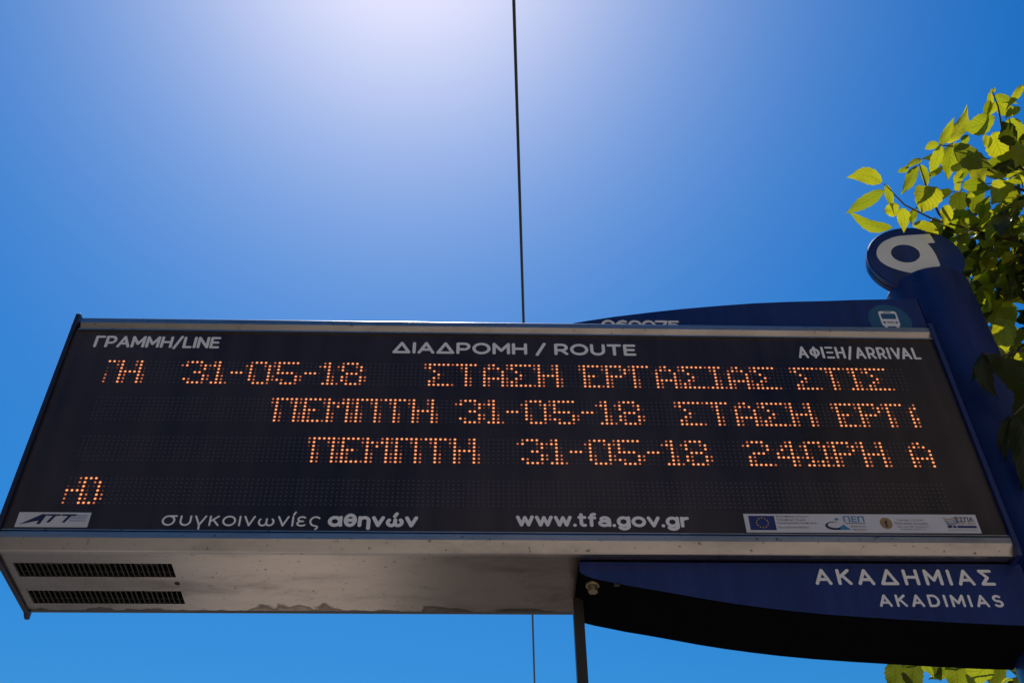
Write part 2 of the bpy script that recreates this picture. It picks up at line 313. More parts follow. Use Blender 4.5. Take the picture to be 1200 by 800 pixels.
# ---------------------------------------------------------------- lettering: rounded strokes
def arc(cx, cy, rx, ry, a0, a1, n=14):
    return [(cx+rx*math.cos(R(a0+(a1-a0)*i/n)), cy+ry*math.sin(R(a0+(a1-a0)*i/n))) for i in range(n+1)]
def bowl(x0, x1, y0, y1):   # a P-type bowl from the stem at x0
    r = (y1-y0)/2; return [(x0, y1), (x1-r, y1)]+arc(x1-r, (y0+y1)/2, r, r, 90, -90)+[(x0, y0)]
def A_(w=.9): return (w, [[(0, 0), (w/2, 1), (w, 0)], [(w*.19, .30), (w*.81, .30)]])
CAPS = {
 'A': A_(), 'Α': A_(), 'Δ': (.98, [[(0, 0), (.49, 1), (.98, 0), (0, 0)]]), 'Γ': (.62, [[(0, 0), (0, 1), (.62, 1)]]),
 'P': (.72, [[(0, 0), (0, 1)], bowl(0, .72, .38, 1)]), 'M': (.95, [[(0, 0), (0, 1), (.475, .28), (.95, 1), (.95, 0)]]),
 'H': (.8, [[(0, 0), (0, 1)], [(.8, 0), (.8, 1)], [(0, .5), (.8, .5)]]), 'I': (.0, [[(0, 0), (0, 1)]]),
 'O': (1.0, [arc(.5, .5, .5, .5, 90, 450, 36)]), '/': (.5, [[(0, -.12), (.5, 1.08)]]), ' ': (.18, []),
 'R': (.72, [[(0, 0), (0, 1)], bowl(0, .70, .40, 1), [(.36, .40), (.72, 0)]]), 'U': (.78, [[(0, 1), (0, .39)]+arc(.39, .39, .39, .39, 180, 360)+[(.78, 1)]]),
 'T': (.76, [[(0, 1), (.76, 1)], [(.38, 1), (.38, 0)]]), 'E': (.62, [[(.62, 1), (0, 1), (0, 0), (.62, 0)], [(0, .5), (.56, .5)]]),
 'L': (.58, [[(0, 1), (0, 0), (.58, 0)]]), 'N': (.78, [[(0, 0), (0, 1), (.78, 0), (.78, 1)]]), 'V': (.84, [[(0, 1), (.42, 0), (.84, 1)]]),
 'Ξ': (.66, [[(0, 1), (.66, 1)], [(.05, .5), (.61, .5)], [(0, 0), (.66, 0)]]), 'Φ': (.9, [arc(.45, .5, .45, .33, 90, 450, 32), [(.45, 0), (.45, 1)]]),
 'K': (.72, [[(0, 0), (0, 1)], [(.68, 1), (0, .42)], [(.24, .62), (.72, 0)]]), 'D': (.8, [[(0, 0), (0, 1), (.35, 1)]+arc(.35, .5, .45, .5, 90, -90)+[(0, 0)]]),
 'Σ': (.74, [[(.70, 1), (0, 1), (.42, .5), (0, 0), (.74, 0)]]),
 'S': (.66, [arc(.33, .75, .31, .25, 40, 270, 14)[:-1]+arc(.33, .25, .33, .25, 90, -145, 14)]),
 '0': (.86, [arc(.43, .5, .43, .5, 90, 450, 36)]), '6': (.8, [arc(.4, .34, .4, .34, 90, 450, 30), [(.0, .34)]+[(.02, .5), (.1, .72), (.28, .92), (.5, 1.0), (.72, .92)]]),
 '7': (.74, [[(0, 1), (.74, 1), (.25, 0)]]), '5': (.74, [[(.68, 1), (.1, 1), (.06, .55)]+arc(.34, .33, .4, .33, 110, -140)]),
}
CAPS['Ρ'] = CAPS['P']; CAPS['Μ'] = CAPS['M']; CAPS['Η'] = CAPS['H']; CAPS['Ι'] = CAPS['I']; CAPS['Ο'] = CAPS['O']; CAPS['Κ'] = CAPS['K']
LOW = {  # x-height 1
 'σ': (1.15, [arc(.5, .5, .5, .5, 90, 450, 30), [(.5, 1), (1.15, 1)]]), 'ς': (.8, [[(.78, .86)]+arc(.46, .5, .46, .5, 55, 250, 18)+[(.52, -.02), (.66, -.10), (.66, -.26), (.52, -.38)]]),
 'υ': (.86, [[(0, 1), (0, .43)]+arc(.43, .43, .43, .43, 180, 360)+[(.86, 1)]]), 'γ': (.9, [[(0, 1), (.42, .02), (.9, 1)], [(.42, .02), (.44, -.42)]]),
 'κ': (.75, [[(0, 0), (0, 1)], [(.7, 1), (0, .4)], [(.26, .62), (.75, 0)]]), 'ο': (1.04, [arc(.52, .5, .52, .5, 90, 450, 30)]), 'ι': (0, [[(0, 1), (0, 0)]]),
 'ί': (.0, [[(0, 1), (0, 0)], [(.02, 1.22), (.16, 1.52)]]), 'ν': (.86, [[(0, 1), (.43, 0), (.86, 1)]]),
 'ω': (1.3, [arc(.34, .40, .34, .40, 130, 360)+arc(.96, .40, .34, .40, 180, 410)[1:], [(.68, .40), (.68, .72)]]),
 'ε': (.72, [arc(.38, .75, .34, .25, 40, 270, 12)[:-1]+[(.5, .5)], [(.4, .5)]+arc(.38, .25, .38, .25, 100, 320, 12)]),
 'α': (1.0, [arc(.47, .5, .47, .5, 90, 450, 30), [(1.0, 1), (.97, .3), (1.02, 0)]]), 'θ': (.86, [arc(.43, .66, .43, .66, 90, 450, 32), [(.05, .66), (.81, .66)]]),
 'η': (.82, [[(0, 0), (0, 1)], [(0, .58)]+arc(.41, .58, .41, .42, 180, 0)+[(.82, -.38)]]),
 'w': (1.3, [[(0, 1), (.33, 0), (.65, .95), (.97, 0), (1.3, 1)]]), '.': (0, [[(0, 0), (0, .02)]]),
 't': (.52, [[(.18, 1.36), (.18, .26)]+arc(.42, .26, .24, .26, 180, 290, 8), [(0, 1), (.5, 1)]]), 'f': (.5, [[(.16, 0), (.16, 1.16)]+arc(.42, 1.16, .26, .26, 180, 80, 8), [(0, .96), (.46, .96)]]),
 'a': (.86, [arc(.40, .28, .40, .28, 90, 450, 26), [(.86, 0), (.86, .62)]+arc(.47, .62, .39, .38, 0, 150, 12), [(.4, .56), (.86, .56)]]),
 'g': (.92, [arc(.45, .5, .45, .5, 90, 450, 28), [(.92, 1), (.92, -.06)]+arc(.48, -.06, .44, .36, 0, -150, 12)]), 'o': (1.0, [arc(.5, .5, .5, .5, 90, 450, 30)]),
 'v': (.86, [[(0, 1), (.43, 0), (.86, 1)]]), 'r': (.5, [[(0, 0), (0, 1)], [(0, .55)]+arc(.42, .55, .42, .42, 180, 80, 8)]),
}
LOW['ώ'] = (LOW['ω'][0], LOW['ω'][1]+[[(.62, 1.16), (.80, 1.5)]])
def ribbon(mb, pts, w, y, m=0):
    """flat round-ended ribbon through pts in the xz plane"""
    P = [Vector((a, b)) for a, b in pts]
    P = [p for i, p in enumerate(P) if i == 0 or (p-P[i-1]).length > 1e-5]
    closed = (P[0]-P[-1]).length < 1e-6
    if closed: P = P[:-1]
    n = len(P); L, Rr = [], []
    for i in range(n):
        a = P[i-1] if (i > 0 or closed) else None; b = P[(i+1) % n] if (i < n-1 or closed) else None
        t1 = (P[i]-a).normalized() if a is not None else (b-P[i]).normalized(); t2 = (b-P[i]).normalized() if b is not None else t1
        t = (t1+t2).normalized(); nn = Vector((-t.y, t.x)); k = w/2/max(.5, t.dot(t1)); L.append(P[i]+nn*k); Rr.append(P[i]-nn*k)
    V = [(p.x, y, p.y) for p in L]+[(p.x, y, p.y) for p in Rr]
    mb.add(V, [(i, n+i, n+(i+1) % n, (i+1) % n) for i in range(n if closed else n-1)], m)
    if not closed:
        for p, t, s in ((P[0], (P[1]-P[0]).normalized(), -1), (P[-1], (P[-1]-P[-2]).normalized(), 1)):
            a0 = math.atan2(t.y, t.x)+(math.pi if s < 0 else 0)
            fan = [(p.x+w/2*math.cos(a0-math.pi/2+math.pi*i/8), y, p.y+w/2*math.sin(a0-math.pi/2+math.pi*i/8)) for i in range(9)]
            mb.add(fan, [tuple(range(9))], m)
def corners(pts):
    pts = [p for i, p in enumerate(pts) if i == 0 or abs(p[0]-pts[i-1][0])+abs(p[1]-pts[i-1][1]) > 1e-5]
    out, cur = [], [pts[0]]
    for i in range(1, len(pts)-1):
        cur.append(pts[i]); a = Vector(pts[i])-Vector(pts[i-1]); b = Vector(pts[i+1])-Vector(pts[i])
        if a.angle(b, 0) > R(38): out.append(cur); cur = [pts[i]]
    cur.append(pts[-1]); out.append(cur); return out
def letter(name, text, table, x0, x1, zb, h, stroke, y, mat, parent, gap=.30, space=.34):
    """text between the outer edges x0..x1, baseline zb, height unit h"""
    adv, x = [], 0
    for i, ch in enumerate(text):
        if ch == ' ': x += space; continue
        if ch == 'A' and i and text[i-1] == 'V': x -= .26
        adv.append((ch, x)); x += table[ch][0]+gap
    total = x-gap; sx = (x1-x0-stroke)/total; mb = MB()
    for ch, a in adv:
        k = 0
        for st in table[ch][1]:
            for seg in corners(st):
                pts = [(x0+stroke/2+(a+px)*sx, zb+stroke/2+pz*(h-stroke)) for px, pz in seg]
                ribbon(mb, pts, stroke, y-.00012*k); k += 1
    return mb.build(name, mat, parent)
def flat_text(name, text, x0, x1, zb, y, mat, parent, hmax=None, bold=0):
    c = bpy.data.curves.new(name, 'FONT'); c.body = text; c.offset = bold; c.resolution_u = 3
    t = bpy.data.objects.new(name, c); sc.collection.objects.link(t)
    dg = bpy.context.evaluated_depsgraph_get(); me = bpy.data.meshes.new_from_object(t.evaluated_get(dg), depsgraph=dg)
    bpy.data.objects.remove(t)
    xs = [v.co.x for v in me.vertices]; ys = [v.co.y for v in me.vertices]
    a, b, lo, hi = min(xs), max(xs), min(ys), max(ys); sx = (x1-x0)/(b-a); sz = hmax/(hi-lo) if hmax else sx
    V = [(x0+(v.co.x-a)*sx, y, zb+(v.co.y-lo)*sz) for v in me.vertices]; F = [tuple(p.vertices) for p in me.polygons]
    bpy.data.meshes.remove(me)
    return obj(name, V, F, mat, parent)
def poly(name, pts, y, mat, parent):
    return obj(name, [(x, y, z) for x, z in pts], [tuple(range(len(pts)))], mat, parent)
def rect(x0, x1, z0, z1): return [(x0, z0), (x1, z0), (x1, z1), (x0, z1)]

# ---------------------------------------------------------------- passenger display
XL, XR, ZB, ZT, D = -.7785, .7785, 2.562, 3.055, .19
sign = empty('display_sign', (0, 0, 0), 'wide dark passenger display with orange dot matrix text and steel rails', 'display board')
mb = MB(); mb.box((XL, .004, 2.604), (XR, D, 3.053)); mb.box((XL, D-.012, ZB+.001), (XR, D, 2.604)); bevel(mb.build('casing', M['case'], sign), .003)
mb = MB(); mb.box((XL, .0, 2.590), (XR, .004, 3.026)); mb.build('display_pane', M['pane'], sign)
def rail(name, x0, x1, pr):
    n = len(pr)
    V = [(x0, y, z) for y, z in pr]+[(x1, y, z) for y, z in pr]
    mb = MB(); mb.add(V, [(i, n+i, n+i+1, i+1) for i in range(n-1)], 0, False); mb.add(V, [(n-1, 2*n-1, n, 0)])
    mb.add(V[:n], [tuple(range(n))]); mb.add(V[n:], [tuple(range(n-1, -1, -1))])
    return bevel(mb.build(name, M['bar'], sign), .0022, 3)
rail('top_rail', -.7735, .7835, [(.0095, 3.0262), (.0060, 3.0262), (-.004, 3.0412), (-.004, 3.0525), (-.001, 3.0555), (.0095, 3.0555)])
mb = MB(); mb.box((-.7735, -.0045, 3.0225), (.7835, .0, 3.0255)); mb.build('rail_lip', M['bar'], sign)
rail('bottom_rail', XL, XR, [(.0150, 2.5610), (.0075, 2.5610), (-.004, 2.5775), (-.004, 2.5885), (-.002, 2.5905), (.0150, 2.5905)])
mb = MB(); mb.box((XL, -.0030, 2.5915), (XR, .0, 2.5935)); mb.build('rail_lip', M['bar'], sign)
# underside sheet with two vent openings
xs = [XL, -.765, -.523, XR]; ys = [.0145, .042, .080, .120, .158, D-.0125]
mb = MB()
for i in range(3):
    for j in range(5):
        if i == 1 and j in (1, 3): continue
        mb.box((xs[i], ys[j], ZB), (xs[i+1], ys[j+1], ZB+.002))
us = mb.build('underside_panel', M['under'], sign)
mb = MB(); mb.tube([(-.5247, .0978, ZB-.0006), (-.5247, .0978, ZB-.0001)], .0042, 14); mb.build('screw_hole', M['vent_dark'], us)
for (y0, y1) in ((.042, .080), (.120, .158)):
    mb = MB(); mb.box((-.7655, y0-.0005, ZB+.022), (-.5225, y1+.0005, ZB+.024), 0)
    for a, b in (((-.7670, y0-.002, ZB+.002), (-.7652, y1+.002, ZB+.024)), ((-.5228, y0-.002, ZB+.002), (-.5210, y1+.002, ZB+.024)),
                 ((-.767, y0-.002, ZB+.002), (-.521, y0-.0003, ZB+.024)), ((-.767, y1+.0003, ZB+.002), (-.521, y1+.002, ZB+.024))): mb.box(a, b, 0)
    for k in range(31):
        x = -.7645+k*.00805+random.Random(k).uniform(-.0005, .0005); mb.box((x-.0006, y0+.0004, ZB+.0008), (x+.0006, y1-.0004, ZB+.004), 1)
    mb.box((-.7645, y1-.006, ZB+.006), (-.5235, y1-.004, ZB+.008), 1)
    for k in range(3): mb.box((-.735+k*.074, y0+.008, ZB+.014), (-.700+k*.074, y1-.012, ZB+.020), 1)
    mb.build('vent', [M['vent_dark'], M['vent_slat']], us)
# navy end plates
for s in (-1, 1):
    xa, xb = (-.7865, -.7788) if s < 0 else (.7788, .7870)
    mb = MB(); pts = [(-.004, 2.556), (-.007, 2.566), (-.007, 3.060), (-.004, 3.064), (D+.004, 3.064), (D+.004, 2.553), (D-.002, 2.553), (D-.01, 2.558)]
    n = len(pts); V = [(xa, y, z) for y, z in pts]+[(xb, y, z) for y, z in pts]
    mb.add(V, [tuple(range(n-1, -1, -1)), tuple(range(n, 2*n))]+[(i, (i+1) % n, n+(i+1) % n, n+i) for i in range(n)])
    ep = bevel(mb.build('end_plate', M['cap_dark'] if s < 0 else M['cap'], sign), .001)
    xo = xa if s < 0 else xb
    for y, z in ((.006, 3.040), (.006, 2.60), (.150, 2.60)):
        mb = MB(); mb.tube([(xo, y, z), (xo+s*.0035, y, z), (xo+s*.0055, y, z)], [.0045, .0045, .003], 12); mb.build('bolt', M['bolt'], ep)
# printed wording on the pane
letter('heading', 'ΓΡΑΜΜΗ/LINE', CAPS, -.7385, -.5165, 2.9825, .0285, .0052, -.0006, M['white'], sign, gap=.34)
letter('heading', 'ΔΙΑΔΡΟΜΗ / ROUTE', CAPS, -.2085, .2285, 2.9755, .0285, .0058, -.0006, M['white'], sign, gap=.34, space=.42)
letter('heading', 'ΑΦΙΞΗ/ARRIVAL', CAPS, .5225, .7460, 2.9745, .0295, .0046, -.0006, M['white'], sign, gap=.50)
letter('lettering', 'συγκοινωνίες', LOW, -.5400, -.2965, 2.6025, .0195, .0030, -.0006, M['white'], sign, gap=.42)
letter('lettering', 'αθηνών', LOW, -.2850, -.1455, 2.6025, .0205, .0060, -.0006, M['white'], sign, gap=.46)
letter('lettering', 'www.tfa.gov.gr', LOW, .0070, .2790, 2.6055, .0205, .0056, -.0006, M['white'], sign, gap=.42)
# stickers
st = poly('sticker', [(-.7612, 2.5985), (-.6508, 2.5985), (-.6508, 2.6262), (-.7612, 2.6262)], -.0004, M['sticker'], sign)
a = MB()
for pts in ([(-.7560, 2.6030), (-.7250, 2.6225), (-.7180, 2.6225), (-.7240, 2.6040), (-.7300, 2.6040), (-.7275, 2.6105), (-.7390, 2.6075)],
            [(-.7175, 2.6225), (-.6960, 2.6225), (-.6968, 2.6195), (-.7183, 2.6195)], [(-.7085, 2.6195), (-.7035, 2.6195), (-.7105, 2.6070), (-.7155, 2.6070)],
            [(-.6945, 2.6225), (-.6720, 2.6225), (-.6728, 2.6195), (-.6953, 2.6195)], [(-.6850, 2.6195), (-.6800, 2.6195), (-.6870, 2.6070), (-.6920, 2.6070)]):
    a.add([(x, -.0008, z) for x, z in pts], [tuple(range(len(pts)))])
a.build('printed_mark', M['ink'], st)
for k, w in enumerate(('ADVANCED', 'TRANSPORT', 'TELEMATICS')):
    flat_text('small_print', w, -.6800-.001*k, -.6545-.001*k, 2.6185-.0048*k, -.0008, M['sky_ink'], st, .0034)
st = poly('sticker', [(.3665, 2.5972), (.7378, 2.5982), (.7378, 2.6338), (.3662, 2.6325)], -.0004, M['sticker'], sign)
poly('printed_flag', rect(.3735, .4145, 2.6015, 2.6285), -.0008, M['eu_blue'], st)
a = MB()
for k in range(12):
    cx, cz = .394+.0092*math.cos(R(30*k)), 2.615+.0092*math.sin(R(30*k))
    pts = [(cx+(.0018 if j % 2 == 0 else .0007)*math.sin(R(36*j)), -.0012, cz+(.0018 if j % 2 == 0 else .0007)*math.cos(R(36*j))) for j in range(10)]
    a.add(pts, [tuple(range(10))])
a.build('flag_stars', M['yellow'], st)
for k, (w, b) in enumerate((('Ευρωπαϊκή Ένωση', .4690), ('Ευρωπαϊκό Ταμείο', .4640), ('Περιφερειακής Ανάπτυξης', .4800), ('Πρωτοβουλία JESSICA', .4660))):
    flat_text('small_print', w, .4180, b, 2.6250-.0062*k-(.002 if k == 3 else 0), -.0008, M['ink_grey'], st, .0048)
a = MB(); outer = arc(.5075, 2.6105, .0150, .0078, 75, 300, 18); inner = arc(.5095, 2.6118, .0128, .0055, 300, 75, 18)
pts = outer+inner; a.add([(x, -.0008, z) for x, z in pts], [(i, i+1, 36-i, 37-i) for i in range(18)])
a.build('printed_swoosh', M['ink'], st)
a = MB(); a.add([(x, -.0008, z) for x, z in [(.508, 2.6030), (.532, 2.6030), (.522, 2.6130)]], [(0, 1, 2)]); a.add([(x, -.00085, z) for x, z in arc(.5130, 2.6230, .003, .0022, 0, 345, 12)], [tuple(range(13))])
a.build('printed_swoosh', M['sky_ink'], st)
flat_text('printed_initials', 'ΠΕΠ', .5240, .5570, 2.6175, -.0008, M['sky_ink'], st, .0115, .02)
poly('printed_line', rect(.5260, .5570, 2.6148, 2.6158), -.0008, M['ink'], st)
flat_text('small_print', 'περιφερειακό', .5330, .5570, 2.6075, -.0008, M['ink_grey'], st, .0042)
flat_text('small_print', 'πρόγραμμα', .5360, .5570, 2.6015, -.0008, M['ink_grey'], st, .0042)
poly('printed_seal', arc(.5905, 2.6160, .0098, .0108, 0, 345, 24), -.0008, M['gold'], st)
a = MB(); a.add([(x, -.0012, z) for x, z in [(.5890, 2.6080), (.5915, 2.6080), (.5910, 2.6140), (.5930, 2.6200), (.5905, 2.6215), (.5885, 2.6180)]], [tuple(range(6))]); a.build('seal_figure', M['ink'], st)
flat_text('small_print', 'ψηφιακή ελλάδα', .6060, .6520, 2.6195, -.0008, M['tan_ink'], st, .0052)
flat_text('small_print', 'Όλα είναι δυνατά', .6035, .6560, 2.6135, -.0008, M['ink_grey'], st, .0048)
flat_text('small_print', 'Επιχειρησιακό Πρόγραμμα', .6070, .6570, 2.6078, -.0008, M['ink_grey'], st, .0034)
flat_text('small_print', 'Ψηφιακή Σύγκλιση', .6100, .6500, 2.6030, -.0008, M['ink_grey'], st, .0034)
a = MB()
for k, m in enumerate((0, 0, 1, 2)):
    ribbon(a, [(.684+.001*k, 2.6270-.0036*k), (.691, 2.6240-.0036*k), (.698, 2.6255-.0036*k), (.706, 2.6290-.0036*k)], .0014, -.0008-.0001*k, m)
a.build('printed_waves', [M['tan_ink'], M['sky_ink'], M['ink']], st)
flat_text('printed_initials', 'ΕΣΠΑ', .7030, .7320, 2.6195, -.0008, M['ink'], st, .0090, .02)
flat_text('small_print', '2007-2013', .7050, .7330, 2.6140, -.0008, M['tan_ink'], st, .0050)
a = MB()
for x0, x1 in ((.6870, .6940), (.6955, .7010), (.7025, .7330)): a.add([(x, -.0008, z) for x, z in rect(x0, x1, 2.6080, 2.6122)], [(0, 1, 2, 3)])
a.build('printed_bars', M['eu_blue'], st)
flat_text('small_print', 'Ευρωπαϊκή Ένωση Ταμείο Ανάπτυξης', .6870, .7340, 2.6020, -.0008, M['tan_ink'], st, .0036)

# dot matrix rows
G = {'Π':"XXXXX X...X X...X X...X X...X X...X X...X",'Ε':"XXXX X... X... XXX. X... X... XXXX",'Μ':"X...X XX.XX X.X.X X...X X...X X...X X...X",
'Τ':"XXXXX ..X.. ..X.. ..X.. ..X.. ..X.. ..X..",'Η':"X...X X...X X...X XXXXX X...X X...X X...X",
'3':".XXX. X...X ....X ..XX. ....X X...X .XXX.",'1':".X. XX. .X. .X. .X. .X. XXX",'0':".XXX. X...X X...X X...X X...X X...X .XXX.",
'5':"XXXXX X.... X.... XXXX. ....X X...X .XXX.",'8':".XXX. X...X X...X .XXX. X...X X...X .XXX.",'-':"... ... ... XXX ... ... ...",
'Σ':"XXXXX X.... .X... ..X.. .X... X.... XXXXX",'Α':"..X.. .X.X. X...X X...X XXXXX X...X X...X",
'Ρ':"XXXX. X...X X...X XXXX. X.... X.... X....",'Γ':"XXXX X... X... X... X... X... X...",'Ι':"XXX .X. .X. .X. .X. .X. XXX",
'2':".XXX. X...X ....X .XXX. X.... X.... XXXXX",'4':"...X. ..XX. .X.X. X..X. XXXXX ...X. ...X.",'Ω':".XXX. X...X X...X X...X X...X .X.X. XX.XX",
'D':".XX. X..X X..X X..X X..X X..X XXX."}
P_ = .008; NC = 176; ROWZ = [2.94845, 2.86415, 2.77826, 2.69242]
LINES = [[('ΤΗ', -3), ('31-05-18', 17), ('ΣΤΑΣΗ', 70), ('ΕΡΓΑΣΙΑΣ', 104), ('ΣΤΙΣ', 151)], [('ΠΕΜΠΤΗ', 38), ('31-05-18', 77), ('ΣΤΑΣΗ', 124), ('ΕΡΓΑ', 158)],
         [('ΠΕΜΠΤΗ', 47), ('31-05-18', 90), ('24ΩΡΗ', 137), ('Α', 171)], [('Η', -1), ('D', 3)]]
def disc(mb, x, y, z, r, n, m, ph=0):
    mb.add([(x+r*math.cos(2*math.pi*i/n+ph), y, z+r*math.sin(2*math.pi*i/n+ph)) for i in range(n)], [tuple(range(n))], m)
for rz, words in zip(ROWZ, LINES):
    lit = {}
    for word, c in words:
        for ch in word:
            g = G[ch].split()
            for r in range(7):
                for k, q in enumerate(g[r]):
                    if q == 'X':
                        # the text scrolls while the rows are scanned: a fading copy one column over
                        for cc, b in ((c+k, 2), (c+k-1, (1.2, 1, .4, 0, 0, 0, 0)[r]), (c+k+1, (0, 0, .2, .5, 1, 1.2, 1.4)[r])):
                            if 0 <= cc < NC and b: lit[(r, cc)] = max(lit.get((r, cc), 0), b)
            c += len(g[0])+1
    off, on = MB(), MB()
    for r in range(7):
        for cc in range(NC):
            x, z = (cc-87.5)*P_, rz-r*P_; b = lit.get((r, cc))
            if not b: disc(off, x, -.0005, z, .00135, 8, 0)
            else:
                k = 0 if b == 2 else 1 if b >= .9 else 2
                if k < 2: disc(on, x, -.0006, z, .0029 if k == 0 else .0023, 12, 3)
                disc(on, x, -.0009, z, (.0019, .00155, .0013)[k], 12, k)
    off.add([(x, -.0002, z) for x, z in rect(-88.6*P_, 88.6*P_, rz-6.9*P_, rz+.9*P_)], [(0, 1, 2, 3)], 1)
    row = off.build('diode_row', [M['led_off'], M['pane']], sign)
    on.build('lit_text', [M['led_hot'], M['led_mid'], M['led_low'], M['led_rim']], row)

# ---------------------------------------------------------------- stop totem
totem = empty('bus_stop_totem', (.876, .124, 0), 'navy blue bus stop pole with curved name boards and white letter disc on top', 'bus stop')
T0 = Vector((-.876, -.124, 0))
def tb(mb, name, mats, parent=totem):
    if parent is totem: return mb.build(name, mats, parent, loc=T0)
    return mb.build(name, mats, parent)
CX, CY, CR, CZ = .876, .124, .0853, 3.276
mb = MB(); n = 64; V = []
prof = [(CR, 0), (CR, CZ-.004), (CR-.0012, CZ-.001), (CR-.004, CZ)]
for r, z in prof: V += [(CX+r*math.cos(2*math.pi*i/n), CY+r*math.sin(2*math.pi*i/n), z) for i in range(n)]
for k in range(3): mb.add(V, [(k*n+i, k*n+(i+1) % n, (k+1)*n+(i+1) % n, (k+1)*n+i) for i in range(n)], 0, True)
mb.add(V[-n:], [tuple(range(n))]); tb(mb, 'pole', M['pole_navy'])
mb = MB(); mb.tube([(CX, CY, 0), (CX, CY, .02)], .16, 40); tb(mb, 'base_plate', M['pole_navy'])
# letter disc
yaw = -.1036; du = Vector((math.cos(yaw), math.sin(yaw), 0)); dn = Vector((math.sin(yaw), -math.cos(yaw), 0)); dc = Vector((.8557, .075, 3.343))
def dl(u, v, w): return dc+du*u+Vector((0, 0, v))+dn*w
n = 72; r0 = .098
mb = MB(); rings = [(r0-.0025, 0), (r0, -.0025), (r0, -.0125), (r0-.0015, -.0135), (r0-.0015, -.0145), (r0, -.0155), (r0, -.0255), (r0-.0025, -.028)]
V = [dl(r*math.cos(2*math.pi*i/n), r*math.sin(2*math.pi*i/n), w) for r, w in rings for i in range(n)]
for k in range(len(rings)-1): mb.add(V, [(k*n+i, k*n+(i+1) % n, (k+1)*n+(i+1) % n, (k+1)*n+i) for i in range(n)], 0, True)
mb.add(V[:n], [tuple(range(n-1, -1, -1))]); mb.add(V[-n:], [tuple(range(n))])
dk = tb(mb, 'letter_disc', M['navy'])
out = [(.0483, .0700), (.0299, .0704), (-.0050, .0706), (-.022, .0698), (-.039, .0633), (-.0535, .0550), (-.0645, .0440), (-.0735, .0300), (-.0780, .0110), (-.0745, -.0070), (-.0640, -.0220), (-.0480, -.0345), (-.0298, -.0448), (-.0063, -.0530),
       (.0203, -.0520), (.0428, -.0294), (.0430, -.0050), (.0416, .0136), (.0395, .0270), (.0355, .0401)]
def round_off(q):
    s = [q[0]]
    for i in range(len(q)-1): s += [(q[i][0]*.75+q[i+1][0]*.25, q[i][1]*.75+q[i+1][1]*.25), (q[i][0]*.25+q[i+1][0]*.75, q[i][1]*.25+q[i+1][1]*.75)]
    return s+[q[-1]]
out = out[:1]+round_off(round_off(out[1:15]))+round_off(out[15:])
hc = (-.0176, .0128); rr = .0292
mb = MB(); m_ = len(out); V = [dl(x, y, .0008) for x, y in out]; ang = [math.atan2(y-hc[1], x-hc[0]) for x, y in out]
V += [dl(hc[0]+rr*math.cos(t), hc[1]+rr*.97*math.sin(t), .0008) for t in ang]
mb.add(V, [(i, m_+i, m_+(i+1) % m_, (i+1) % m_) for i in range(m_)])
mb.add([dl(x, y, .0009) for x, y in [(.0300, .0704), (.0486, .0700), (.0514, .0411), (.0352, .0401)]], [(0, 1, 2, 3)])
tb(mb, 'letter_sigma', M['grey_white'], dk)
# lower board
lo = [(.7955, 2.5595), (.1050, 2.5595), (.1040, 2.5430), (.1075, 2.5385), (.1129, 2.5350), (.1218, 2.5310), (.1380, 2.5265), (.1565, 2.5225), (.1850, 2.5160), (.2178, 2.5100), (.2585, 2.5020), (.3000, 2.4935), (.3430, 2.4860), (.3850, 2.4798), (.4261, 2.4745), (.4800, 2.4690),
      (.5400, 2.4645), (.5957, 2.4610), (.6700, 2.4565), (.7431, 2.4530), (.7955, 2.4515)]
def board(name, pts, y0, y1, under):
    mb = MB(); n = len(pts)
    a = [(x, y0, z) for x, z in pts]; b = [(x, y1, z) for x, z in pts]
    mb.add(a, [tuple(range(n))]); mb.add(b, [tuple(range(n-1, -1, -1))])
    for i in range(n):
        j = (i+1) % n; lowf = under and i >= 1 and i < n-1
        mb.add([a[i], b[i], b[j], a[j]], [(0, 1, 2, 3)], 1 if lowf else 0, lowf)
    return tb(mb, name, [M['navy'], M['black']])
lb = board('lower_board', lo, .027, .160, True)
letter('stop_name', 'ΑΚΑΔΗΜΙΑΣ', CAPS, .4655, .7450, 2.5205, .0285, .0052, .0264, M['white'], lb, gap=.62)
letter('stop_name', 'AKADIMIAS', CAPS, .5555, .7460, 2.4828, .0215, .0040, .0264, M['white'], lb, gap=.62)
mb = MB(); mb.tube([(.1250, .0445, 2.5305), (.1250, .0445, 2.5270), (.1250, .0445, 2.5262)], [.0105, .0105, .0095], 20); mb.tube([(.1250, .0445, 2.5262), (.1250, .0445, 2.5170)], .0078, 6); tb(mb, 'bolt', M['bolt'], lb)
mb = MB(); mb.box((.1560, .027, 2.5185), (.1640, .031, 2.5225)); tb(mb, 'clip', M['post'], lb)
# upper board
up = [(.1060, 3.0605), (.7955, 3.0605), (.7955, 3.1635), (.7327, 3.1618), (.6700, 3.1588), (.6142, 3.1550), (.5400, 3.1512), (.4732, 3.1460), (.4000, 3.1372), (.3339, 3.1280), (.2755, 3.1182), (.2013, 3.1043), (.1500, 3.0925), (.1226, 3.0856), (.1120, 3.0790)]
ub = board('upper_board', up, .027, .160, False)
letter('stop_code', '060075', CAPS, .1745, .3240, 3.0650, .0300, .0056, .0264, M['white'], ub, gap=.16)
rc = (.7275, 3.1030)
poly('roundel', arc(rc[0], rc[1], .0412, .0425, 0, 350, 47), .0265, M['teal'], ub)
def rr_(x0, x1, z0, z1, r, n=5):
    return arc(x1-r, z1-r, r, r, 0, 90, n)+arc(x0+r, z1-r, r, r, 90, 180, n)+arc(x0+r, z0+r, r, r, 180, 270, n)+arc(x1-r, z0+r, r, r, 270, 360, n)
bx = .7270; mb = MB()
def pp(pts, y, m): mb.add([(x, y, z) for x, z in pts], [tuple(range(len(pts)))], m)
pp(rr_(bx-.0175, bx+.0175, 3.0865, 3.1275, .0055), .0261, 0)
